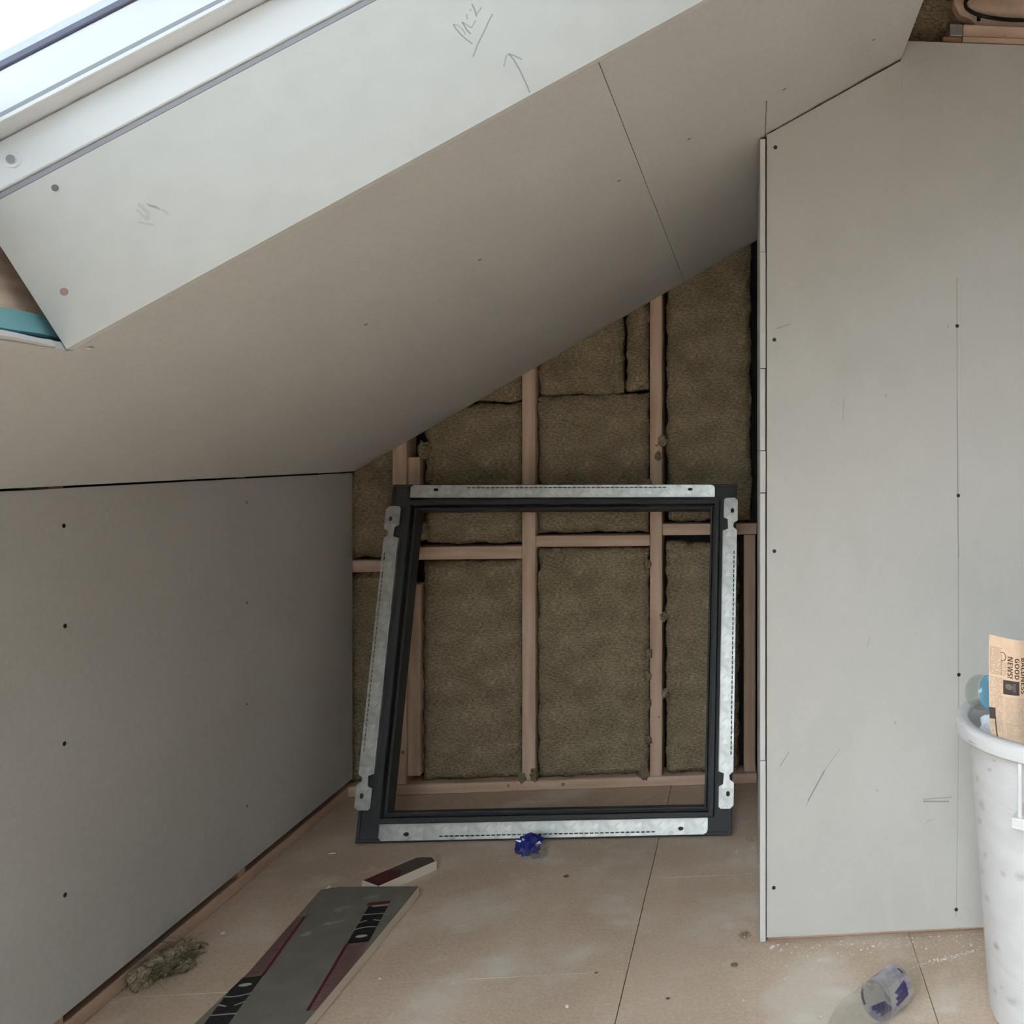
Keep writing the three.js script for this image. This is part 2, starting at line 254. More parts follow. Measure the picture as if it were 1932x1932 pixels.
// ------------------------------------------------------------------ right-hand wall
{
  const g = group('wall_right', 'grey plasterboard wall with screws and pencil marks beside the alcove', 'wall', 'structure');
  const X0 = 0.0345, BW = 1.2, BH = 2.05, rr = rng(12);
  const map = canvasTex(2048, 2048, (c, w, h) => {
    const X = (x) => (x - X0) / BW * w, Y = (y) => h - y / BH * h, px = w / BW;
    const img = c.createImageData(w, h);
    for (let y = 0; y < h; y++) for (let x = 0; x < w; x++) { const m = (rr() - 0.5) * 9, i = (y * w + x) * 4; img.data[i] = 203 + m; img.data[i + 1] = 200 + m; img.data[i + 2] = 194 + m; img.data[i + 3] = 255; }
    c.putImageData(img, 0, 0);
    for (let i = 0; i < 260; i++) { const s = 30 + rr() * 110; c.fillStyle = rr() < 0.5 ? 'rgba(255,250,240,0.022)' : 'rgba(150,150,150,0.022)'; c.beginPath(); c.ellipse(rr() * w, rr() * h, s, s * (0.4 + rr()), rr() * 3, 0, 7); c.fill(); }
    const line = (pts, wd, st) => { c.strokeStyle = st; c.globalAlpha = 0.72; c.lineWidth = wd; c.lineCap = 'round'; c.beginPath(); pts.forEach(([x, y], i) => i ? c.lineTo(X(x), Y(y)) : c.moveTo(X(x), Y(y))); c.stroke(); };
    line([[0.4605, 1.475], [0.4610, 1.2]], 2.4, 'rgba(90,86,82,0.6)'); line([[0.4610, 1.2], [0.464, 0.85]], 3.2, 'rgba(85,82,80,0.75)'); line([[0.464, 0.85], [0.4645, 0.45]], 2.8, 'rgba(90,87,84,0.6)'); line([[0.4645, 0.45], [0.459, 0.04]], 2.2, 'rgba(100,97,94,0.45)');
    line([[0.1261, 0.3132], [0.1614, 0.3766]], 4, 'rgba(90,95,100,0.7)'); line([[0.1614, 0.3766], [0.1968, 0.426]], 2.4, 'rgba(95,98,100,0.4)'); line([[0.122, 0.302], [0.1261, 0.3132]], 3, 'rgba(95,98,100,0.35)');
    line([[0.064, 0.3915], [0.0827, 0.4202]], 3, 'rgba(95,98,100,0.45)');
    line([[0.384, 0.3062], [0.448, 0.3085]], 2.5, 'rgba(105,105,103,0.5)'); line([[0.384, 0.3015], [0.4419, 0.299]], 3.5, 'rgba(95,95,93,0.55)');
    line([[0.2051, 1.2051], [0.2027, 1.1521]], 2.5, 'rgba(105,103,100,0.35)'); line([[0.0559, 1.3562], [0.0851, 1.366]], 2.5, 'rgba(105,103,100,0.45)');
    line([[0.3876, 0.2503], [0.395, 0.258], [0.4117, 0.2612]], 2, 'rgba(110,110,108,0.35)'); line([[0.2632, 0.6683], [0.2572, 0.6507]], 3, 'rgba(110,110,108,0.35)');
    line([[0.335, 1.935], [0.335, 1.89]], 1.5, 'rgba(90,85,80,0.22)'); line([[0.335, 1.94], [0.4, 1.972]], 1.5, 'rgba(90,85,80,0.18)');
    for (const [x, y] of [[0.44, 1.366], [0.3, 1.21], [0.32, 0.48], [0.28, 0.33]]) { c.fillStyle = 'rgba(120,115,110,0.35)'; c.beginPath(); c.ellipse(X(x), Y(y), 4, 4, 0, 0, 7); c.fill(); }
  });
  const mat = std({ map, roughness: 0.85 });
  const b = mesh('plasterboard_sheet', slab([[X0, 0.014], [X0 + BW, 0.014], [X0 + BW, 2.008], [0.345, 2.003], [0.338, 1.975], [0.333, ceilY(0.333) - 0.007], [X0, ceilY(X0) - 0.004]], 0.0125), mat, g);
  b.position.z = 0.9875;
  const uv = b.geometry.attributes.uv, p = b.geometry.attributes.position; for (let i = 0; i < uv.count; i++) uv.setXY(i, (p.getX(i) - X0) / BW, p.getY(i) / BH);
  const b2 = mesh('plasterboard_sheet', box(X0 + BW + 0.002, ROOM.x1, 0.014, 2.008, 0.9875, 1.0), M.board, g);
  // return boards whose sawn edges face the room
  const cuts = [0.003, 0.404, 0.994, 1.087, 1.268, 1.525, ceilY(0.02) - 0.003];
  for (let i = 0; i < cuts.length - 1; i++) mesh('return_board', box(0.0198, 0.0322 - (i % 2) * 0.0006, cuts[i] + 0.0008, cuts[i + 1] - 0.0008, 0.005, 0.9985 + ((i * 37) % 5) * 0.0004, 0.0008), M.gypsum, g);
  mesh('sole_plate', timberBox(0.036, 3.38, 0.0005, 0.0125, 0.9, 0.985), M.timber, g);
  for (const x of [0.036, 0.44, 0.84]) mesh('stud', timberBox(x, x + 0.04, 0.0135, 1.7 + (x > 0.1 ? 0.28 : 0), 0.9, 0.987), M.timber, g);
  const sg = new THREE.CylinderGeometry(0.0042, 0.0042, 0.0012, 14).rotateX(Math.PI / 2);
  for (const [x, y] of [[0.4613, 1.3674], [0.4637, 0.9861], [0.4649, 0.5833], [0.4589, 0.0557], [0.0535, 1.7559], [0.0512, 1.3316], [0.0512, 0.8653], [0.05, 0.1232]]) mesh('screw', sg, M.screw, g).position.set(x, y, 1.0);
  // unlined strip above the boards
  mesh('top_plate', timberBox(0.478, 3.38, 2.0235, 2.052, 0.9, 0.99), M.timber, g);
  mesh('batten', timberBox(0.476, 3.38, 2.009, 2.023, 0.93, 0.994), M.timber, g);
  mesh('end_block', timberBox(0.43, 0.4755, 2.009, 2.0225, 0.9, 0.99), M.timberDark, g);
  mesh('metal_strap', box(0.447, 0.4775, 2.0245, 2.052, 0.93, 0.988, 0.002), M.zinc, g);
  mesh('upper_board', slab([[0.52, 2.0525], [1.4, 2.0525], [1.4, 2.4], [0.462, 2.4], [0.462, 2.11], [0.475, 2.085], [0.50, 2.075]], 0.03, [], 0.001).translate(0, 0, 0.935), M.timber, g);
  mesh('insulation_batt', wool(0.20, 0.60, 1.99, 2.45, 2.45, 0.92, 21), M.wool, g);
  mesh('upper_boarding', box(0.60, 3.38, 2.4, 3.0, 0.86, 0.90), M.membrane, g);
  mesh('upper_boarding', box(0.0, 0.62, 1.99, 2.6, 0.78, 0.82), M.membrane, g);
}

// ------------------------------------------------------------------ roof window and its reveal
{
  const g = onSlope(group('window_1', 'white roof window in the slope, sky beyond the glass', 'window', 'structure'));
  const fr = (n, ...a) => mesh(n, box(...a, 0.0025), M.pvc, g);
  fr('frame', -0.06, 1.21, 0.2195, 0.276, 1.66, 1.7235); fr('frame', -0.06, 1.21, 0.2195, 0.276, 2.4965, 2.56);
  fr('frame', -0.06, 0.0, 0.2195, 0.276, 1.724, 2.496); fr('frame', 1.15, 1.21, 0.2195, 0.276, 1.724, 2.496);
  mesh('reveal_seal', box(0, 1.15, 0.2115, 0.219, 1.71, 1.7205, 0.001), M.seal, g);
  const cap = (s, z) => { const m = mesh('screw_cap', new THREE.LatheGeometry([[0, 0.0035], [0.0058, 0.0035], [0.0062, 0.0012], [0.0085, 0.0024], [0.0105, 0.0014], [0.0112, 0]].map((p) => new THREE.Vector2(...p)), 24).rotateX(Math.PI / 2), M.pvc, g); m.position.set(s, 0.2465, z); const d = mesh('cap_recess', new THREE.CylinderGeometry(0.0056, 0.0056, 0.001, 20).rotateX(Math.PI / 2).translate(0, 0, 0.0036), M.seal, m); return m; };
  cap(0.0735, 1.7235); cap(1.05, 1.7235);
  const sash = new THREE.Group(); sash.name = 'sash'; g.add(sash); sash.position.set(1.2, 0.277, 0); sash.rotation.z = 0;
  const sb = (...a) => mesh('sash_bar', box(...a, 0.003), M.pvc, sash);
  sb(-1.2, -0.04, 0.001, 0.062, 1.70, 1.7475); sb(-1.2, -0.04, 0.001, 0.062, 2.4725, 2.52); sb(-1.2, -1.14, 0.001, 0.062, 1.748, 2.472); sb(-0.1, -0.04, 0.001, 0.062, 1.748, 2.472);
  mesh('sash_lip', box(-1.2, -0.04, 0.0005, 0.006, 1.7475, 1.7525, 0.001), M.pvc, sash);
  mesh('glazing_gasket', box(-1.14, -0.1, 0.0625, 0.070, 1.735, 1.7505, 0.001), M.gasket, sash); mesh('glazing_gasket', box(-1.14, -0.1, 0.0625, 0.070, 2.4695, 2.485, 0.001), M.gasket, sash);
  mesh('glass_pane', new THREE.PlaneGeometry(1.06, 0.75).rotateX(-Math.PI / 2).translate(-0.62, 0.0725, 2.11), M.tintGlass, sash);
  mesh('outer_cover', box(-1.2, -0.04, 0.0755, 0.092, 1.69, 1.7345, 0.002), M.pvc, sash); mesh('outer_cover', box(-1.2, -0.04, 0.0755, 0.092, 2.4855, 2.53, 0.002), M.pvc, sash);
  mesh('sash_groove', box(-1.14, -0.1, 0.0085, 0.0145, 1.744, 1.7478, 0.0008), M.seal, sash);

  const t = onSlope(group('trim_1', 'plasterboard window reveal with pencil writing and an arrow', 'window reveal', 'structure'));
  const BS = 1.2, BN = 0.2195, rr = rng(8);
  const map = canvasTex(2048, 512, (c, w, h) => {
    const X = (s) => s / BS * w, Y = (n) => h - n / BN * h, img = c.createImageData(w, h);
    for (let y = 0; y < h; y++) for (let x = 0; x < w; x++) { const m = (rr() - 0.5) * 5 + fbm(x / 90, y / 90, 3, 3) * 6; const i = (y * w + x) * 4; img.data[i] = 206 + m; img.data[i + 1] = 205 + m; img.data[i + 2] = 200 + m; img.data[i + 3] = 255; }
    c.putImageData(img, 0, 0);
    const st = (pts, wd, a) => { c.strokeStyle = 'rgba(120,126,124,' + a + ')'; c.lineWidth = wd; c.lineCap = c.lineJoin = 'round'; c.beginPath(); pts.forEach(([x, y], i) => i ? c.lineTo(X(x), Y(y)) : c.moveTo(X(x), Y(y))); c.stroke(); };
    st([[0.6692, 0.0993], [0.6652, 0.1084], [0.662, 0.1188], [0.6607, 0.1281], [0.6609, 0.1341]], 2.6, 0.75);
    st([[0.6609, 0.1341], [0.6644, 0.1313], [0.6676, 0.1253], [0.6683, 0.1179], [0.6681, 0.1146]], 3, 0.4);
    st([[0.6728, 0.1311], [0.6729, 0.1241], [0.6728, 0.1181], [0.6743, 0.1121]], 3, 0.75); st([[0.6728, 0.1311], [0.6767, 0.1247], [0.6792, 0.119]], 3, 0.5);
    st([[0.6834, 0.1374], [0.681, 0.1318]], 4, 0.4); st([[0.6911, 0.1402], [0.6922, 0.1405]], 4, 0.4); st([[0.6799, 0.1186], [0.6852, 0.1218], [0.6895, 0.1246]], 3.4, 0.5);
    st([[0.6972, 0.146], [0.6963, 0.1374], [0.6939, 0.1292]], 3.4, 0.65); st([[0.7061, 0.1365], [0.6986, 0.1327], [0.6958, 0.1316]], 3.6, 0.5);
    st([[0.6615, 0.0836], [0.6749, 0.0945], [0.6906, 0.105], [0.7043, 0.1149], [0.7142, 0.1213]], 4, 0.55);
    st([[0.7026, 0.0038], [0.7045, 0.0158], [0.7069, 0.0371], [0.707, 0.0545], [0.7053, 0.0632]], 3, 0.7); st([[0.6908, 0.052], [0.697, 0.0582], [0.7008, 0.063], [0.7053, 0.0632]], 3.4, 0.45); st([[0.7053, 0.0632], [0.7097, 0.0591], [0.7166, 0.0488]], 3.4, 0.6);
    c.fillStyle = 'rgba(140,120,112,0.55)'; c.beginPath(); c.moveTo(X(0.186), Y(0.118)); c.lineTo(X(0.196), Y(0.108)); c.lineTo(X(0.1985), Y(0.1)); c.lineTo(X(0.188), Y(0.112)); c.fill();
    st([[0.178, 0.121], [0.182, 0.105], [0.178, 0.098]], 9, 0.14); st([[0.172, 0.115], [0.176, 0.1]], 7, 0.14); st([[0.166, 0.1], [0.18, 0.088]], 6, 0.14); st([[0.2, 0.1], [0.203, 0.092]], 6, 0.16);
  });
  const b = mesh('plasterboard_sheet', slab([[0, 0.0002], [BS, 0.0002], [BS, 0.2112], [0, 0.2112]], 0.0125), std({ map, roughness: 0.8 }), t); b.position.z = 1.7075;
  const uv = b.geometry.attributes.uv, p = b.geometry.attributes.position; for (let i = 0; i < uv.count; i++) uv.setXY(i, p.getX(i) / BS, p.getY(i) / BN);
  mesh('plasterboard_sheet', box(0, BS, 0.0002, 0.2112, 2.5, 2.5125), M.board, t);
  mesh('plasterboard_sheet', box(1.151, 1.1635, 0.0126, 0.2112, 1.7205, 2.4995), M.board, t);
  const h1 = mesh('screw', new THREE.CylinderGeometry(0.0046, 0.0046, 0.001, 14).rotateX(Math.PI / 2), M.dent, t); h1.position.set(0.0982, 0.191, 1.72);
  const h2 = mesh('screw', new THREE.CylinderGeometry(0.0052, 0.0052, 0.001, 14).rotateX(Math.PI / 2), M.rust, t); h2.position.set(0.0368, 0.0669, 1.72);
  const u = onSlope(group('trim_2', 'unlined lower edge of the window opening with timber and teal membrane', 'window opening', 'structure'));
  mesh('trimmer', timberBox(-0.075, -0.03, 0.062, 0.2185, 1.655, 2.56), M.timber, u);
  const wav = (a, b, n0, n1, z0, z1, seed, amp) => { const q = new THREE.BoxGeometry(b - a, n1 - n0, z1 - z0, 3, 5, 50); q.translate((a + b) / 2, (n0 + n1) / 2, (z0 + z1) / 2); const pp = q.attributes.position; for (let i = 0; i < pp.count; i++) { const z = pp.getZ(i), y = pp.getY(i); pp.setX(i, pp.getX(i) + fbm(z * 9 + seed, y * 30, seed, 3) * amp); pp.setY(i, y + fbm(z * 14, seed, y * 8, 2) * amp * 0.6); } q.computeVertexNormals(); return q; };
  mesh('membrane', wav(-0.04, -0.012, 0.029, 0.061, 1.66, 2.55, 2, 0.008), M.teal, u);
  mesh('foil_edge', wav(-0.05, -0.016, 0.015, 0.0275, 1.66, 2.55, 5, 0.006), M.blueFoil, u);
  mesh('torn_paper', wav(-0.012, 0.003, 0.002, 0.0115, 1.74, 2.55, 9, 0.006), M.gypsum, u);
}


// ------------------------------------------------------------------ leaning window collar: foam frame with four galvanised fixing strips
{
  const g = group('window_collar_frame', 'black foam roof window collar with galvanised strips leaning against the studs', 'frame');
  const P0 = new THREE.Vector3(-1.088, 0.004, 0.372), P1 = new THREE.Vector3(-0.056, 0.004, 0.418), PT = new THREE.Vector3(-1.112, 0.985, 0.128);
  const ex = P1.clone().sub(P0), Wd = ex.length(); ex.normalize(); const ey = PT.clone().sub(P0), Hd = ey.length(); ey.normalize(); const ez = ex.clone().cross(ey).normalize(); ey.copy(ez).cross(ex).normalize();
  g.matrix.makeBasis(ex, ey, ez).setPosition(P0); g.matrix.decompose(g.position, g.quaternion, g.scale);
  // foam rings: inset of the outer and inner edge, back and front
  const ring = (a, b, z0, z1) => { const s = poly([[a, a], [Wd - a, a], [Wd - a, Hd - a], [a, Hd - a]], [[[b, b], [b, Hd - b], [Wd - b, Hd - b], [Wd - b, b]]]); const q = new THREE.ExtrudeGeometry(s, { depth: z1 - z0 - 0.004, bevelEnabled: true, bevelSize: 0.002, bevelThickness: 0.002, bevelOffset: -0.002, bevelSegments: 2 }); q.translate(0, 0, z0 + 0.002); return boxUV(q); };
  mesh('foam_flange', ring(0, 0.05, -0.018, -0.006), M.foam, g);
  mesh('foam_edge', ring(0.0, 0.009, -0.006, 0.001), M.foam, g);
  mesh('foam_ridge', ring(0.050, 0.064, -0.05, 0.012), M.foam, g);
  mesh('foam_channel', ring(0.064, 0.071, -0.054, -0.012), M.foam, g);
  mesh('foam_tail', box(0.06, Wd - 0.06, Hd - 0.064, Hd - 0.051, -0.105, -0.0505, 0.002), M.foam, g);
  mesh('foam_lip', ring(0.071, 0.077, -0.056, 0.0), M.foam, g);
  // strips: long plate with slots, holes and tabs; local u along strip, w across (0 inner .. 0.042 outer)
  function strip(L, slots, style) {
    const w = 0.043, sh = style === 'plain'
      ? poly([[0, 0], [L, 0], [L, w - 0.012], [L - 0.003, w - 0.004], [L - 0.012, w], [0.008, w], [0, w - 0.008]])
      : poly([[0.0, 0.006], [0.006, 0.0], [0.06, 0.0], [0.066, 0.012], [0.095, 0.014], [0.1, 0], [L - 0.1, 0], [L - 0.095, 0.014], [L - 0.066, 0.012], [L - 0.06, 0], [L - 0.006, 0], [L, 0.006], [L, w - 0.01], [L - 0.01, w], [L - 0.07, w], [L - 0.078, w - 0.012], [L - 0.09, w - 0.014], [L - 0.1, w - 0.002], [0.1, w - 0.002], [0.09, w - 0.014], [0.078, w - 0.012], [0.07, w], [0.01, w], [0, w - 0.01]]);
    const hole = (x, y, a, b) => { const p = new THREE.Path(); p.moveTo(x - a, y - b); p.lineTo(x + a, y - b); p.lineTo(x + a, y + b); p.lineTo(x - a, y + b); p.closePath(); sh.holes.push(p); };
    const disc = (x, y, a, b) => { const p = new THREE.Path(); p.absellipse(x, y, a, b, 0, Math.PI * 2); sh.holes.push(p); };
    const h = style === 'plain' ? 0.075 : 0.04; disc(h, w * 0.62, 0.0075, 0.0055); disc(L - h, w * 0.62, 0.0075, 0.0055);
    for (let i = 0; i < slots; i++) { const x = L * 0.18 + (L * 0.66) * (i + 0.5) / slots; hole(x, w * 0.78, L * 0.66 / slots * 0.36, 0.0017); }
    const q = new THREE.ExtrudeGeometry(sh, { depth: 0.0016, bevelEnabled: false, curveSegments: 10 });
    const lip = box(style === 'plain' ? 0 : 0.1, style === 'plain' ? L : L - 0.1, -0.0022, 0, -0.009, 0.0032, 0.0008);   // folded inner edge
    const a = q.index ? q.toNonIndexed() : q, b = lip.index ? lip.toNonIndexed() : lip;
    return mergeGeometries([boxUV(a), b]);
  }
  const put = (geo, lab, m) => { const o = mesh('fixing_strip', geo, M.zinc, g); if (lab) o.userData.label = lab; m(o); return o; };
  const zf = 0.002;
  put(strip(0.905, 42, 'plain'), null, (o) => { o.rotation.x = Math.PI; o.position.set(0.062, 0.047, zf); });                     // bottom
  put(strip(0.912, 42, 'plain'), null, (o) => { o.position.set(0.056, Hd - 0.040, zf); o.rotation.x = 0.1; o.scale.y = 0.85; });                    // top
  put(strip(0.895, 42, 'tab'), null, (o) => { o.rotation.z = Math.PI / 2; o.position.set(0.032, 0.085, zf); o.scale.x = 0.96; });                   // left
  put(strip(0.895, 42, 'tab'), 'bright galvanised strip catching the window light', (o) => { o.rotation.set(0, -0.14, -Math.PI / 2, 'YXZ'); o.position.set(Wd - 0.036, Hd - 0.045, zf + 0.002); });   // right
}

// ------------------------------------------------------------------ insulation offcuts on the floor
M.pir = std({ color: new THREE.Color().setRGB(0.80, 0.71, 0.58), roughness: 0.9, bumpMap: per(woolBump, 0.04), bumpScale: 0.0005 });
{
  const X0 = -1.06, Z0 = 0.66, SZX = 0.26, SZZ = 0.9, rr = rng(44);
  const map = canvasTex(600, 2048, (c, w, h) => {
    const img = c.createImageData(w, h);
    for (let y = 0; y < h; y++) for (let x = 0; x < w; x++) { const m = (rr() - 0.5) * 14 + (fbm(x / 14, y / 3, 1, 2)) * 14 + fbm(x / 120, y / 120, 4, 3) * 16; const i = (y * w + x) * 4; img.data[i] = 122 + m; img.data[i + 1] = 118 + m; img.data[i + 2] = 108 + m; img.data[i + 3] = 255; }
    c.putImageData(img, 0, 0);
    c.save(); c.scale(w / SZX, h / SZZ); c.translate(-X0, -Z0);                         // now in metres, x right, z down
    const dust = [[-0.945, 0.80], [-0.935, 0.86], [-0.965, 0.905], [-0.90, 0.75]]; for (const [x, z] of dust) for (let i = 0; i < 9; i++) { c.fillStyle = 'rgba(200,192,180,0.16)'; c.beginPath(); c.ellipse(x + (rr() - 0.5) * 0.03, z + (rr() - 0.5) * 0.02, 0.004 + rr() * 0.009, 0.002 + rr() * 0.005, -0.6, 0, 7); c.fill(); }
    const edgeL = (flip, ox, oz, len, ang) => {                                         // print block: letters run along +v, red rule and fine print beyond
      c.save(); c.translate(ox, oz); c.rotate(ang);
      if (flip) c.rotate(Math.PI);
      c.fillStyle = 'rgba(112,40,44,0.30)'; c.fillRect(-0.004, -0.245, 0.04, 0.245);
      c.fillStyle = 'rgb(96,24,30)'; c.fillRect(0.036, -0.245, 0.006, 0.245);
      for (let i = 0; i < 26; i++) { c.fillStyle = 'rgba(70,26,30,0.45)'; c.fillRect(0.001 + rr() * 0.004, -0.015 - i * 0.0085, 0.026 + rr() * 0.006, 0.0028); }
      c.fillStyle = 'rgb(24,27,27)'; c.beginPath(); c.moveTo(-0.004, 0); c.lineTo(0.040, 0); c.lineTo(0.040, 0.17); c.lineTo(-0.004, 0.17); c.closePath(); c.fill();
      c.fillStyle = 'rgb(96,24,30)'; c.fillRect(-0.004, 0.174, 0.05, 0.014); c.fillStyle = 'rgba(190,180,172,0.9)'; c.fillRect(-0.004, 0.163, 0.036, 0.007);
      c.restore();
      c.save(); c.translate(ox, oz); c.rotate(ang); if (flip) c.rotate(Math.PI);         // white outlines of the three letters, I K O from the near end
      c.strokeStyle = 'rgba(168,172,170,0.95)'; c.lineWidth = 0.0042; c.lineCap = 'butt';
      c.beginPath(); c.ellipse(0.018, 0.028, 0.012, 0.006, 0, 0, 7); c.fillStyle = 'rgba(185,186,182,1)'; c.fill();
      c.beginPath(); c.moveTo(-0.004, 0.064); c.quadraticCurveTo(0.018, 0.073, 0.041, 0.061); c.stroke();
      c.beginPath(); c.moveTo(-0.004, 0.092); c.lineTo(0.012, 0.1); c.moveTo(0.041, 0.09); c.lineTo(0.026, 0.1); c.stroke();
      c.beginPath(); c.moveTo(-0.004, 0.126); c.lineTo(0.041, 0.129); c.stroke();
      c.restore();
    };
    edgeL(false, -1.022, 1.075, 0.2, -0.12);
    edgeL(true, -0.827, 0.955, 0.2, -0.12);
    c.restore();
  });
  const foil = std({ map, roughness: 0.55, metalness: 0.15 });
  const layered = (root, pts, top, foilMat, notch) => {
    const shp = slab(pts.map(([x, z]) => [x, -z]), top - 0.003, [], 0.0008); shp.rotateX(-Math.PI / 2); mesh('foam_core', boxUV(shp), M.pir, root);
    const f = new THREE.ExtrudeGeometry(poly(pts.map(([x, z]) => [x, -z])), { depth: 0.0008, bevelEnabled: false }); f.rotateX(-Math.PI / 2); f.translate(0, top - 0.0028, 0);
    const uv = f.attributes.uv, p = f.attributes.position; for (let i = 0; i < uv.count; i++) uv.setXY(i, (p.getX(i) - X0) / SZX, 1 - (p.getZ(i) - Z0) / SZZ); mesh('foil_face', f, foilMat, root);
  };
  const a = group('insulation_board_offcut', 'long grey foil-faced insulation offcut with black and red print on the floor', 'insulation board'); a.position.y = 0.0008;
  layered(a, [[-1.036, 0.695], [-0.995, 0.683], [-0.806, 0.70], [-0.812, 0.95], [-0.823, 1.245], [-0.83, 1.5], [-1.028, 1.5], [-1.026, 1.22], [-1.018, 1.05], [-1.028, 0.86]], 0.0265, foil);
  const map2 = canvasTex(256, 512, (c, w, h) => { for (let y = 0; y < h; y += 2) { for (let x = 0; x < w; x += 2) { const m = (rr() - 0.5) * 12; c.fillStyle = 'rgb(' + [92 + m, 84 + m, 78 + m].map(Math.round) + ')'; c.fillRect(x, y, 2, 2); } } c.fillStyle = 'rgba(80,22,26,0.75)'; c.beginPath(); c.moveTo(0, h); c.lineTo(w, h); c.lineTo(w, h * 0.66); c.lineTo(w * 0.5, h * 0.52); c.lineTo(0, h * 0.62); c.fill(); c.strokeStyle = 'rgba(140,110,105,0.6)'; c.lineWidth = 6; c.beginPath(); c.ellipse(w * 0.5, h * 0.8, 50, 26, 0, 0, 7); c.stroke(); });
  const b = group('insulation_board_offcut', 'short dark-faced insulation offcut lying behind the long printed one', 'insulation board');
  const bm = std({ map: map2, roughness: 0.6, metalness: 0.1 });
  const L = 0.165, Wb = 0.062, bp = [[0, 0], [Wb, 0], [Wb, L], [Wb * 0.55, L + 0.012], [0.012, L], [0, L - 0.012]];
  const core = slab(bp, 0.0235, [], 0.001); core.rotateX(-Math.PI / 2); mesh('foam_core', boxUV(core), M.pir, b);
  const ft = new THREE.ExtrudeGeometry(poly(bp.map(([x, y]) => [0.001 + x * 0.96, 0.004 + y * 0.95])), { depth: 0.0008, bevelEnabled: false }); ft.rotateX(-Math.PI / 2); ft.translate(0, 0.0236, 0); const fu = ft.attributes.uv, fp = ft.attributes.position; for (let i = 0; i < fu.count; i++) fu.setXY(i, fp.getX(i) / Wb, -fp.getZ(i) / (L + 0.012)); mesh('foil_face', ft, bm, b);
  b.position.set(-0.957, 0.0008, 0.655); b.rotation.y = -0.62;
}

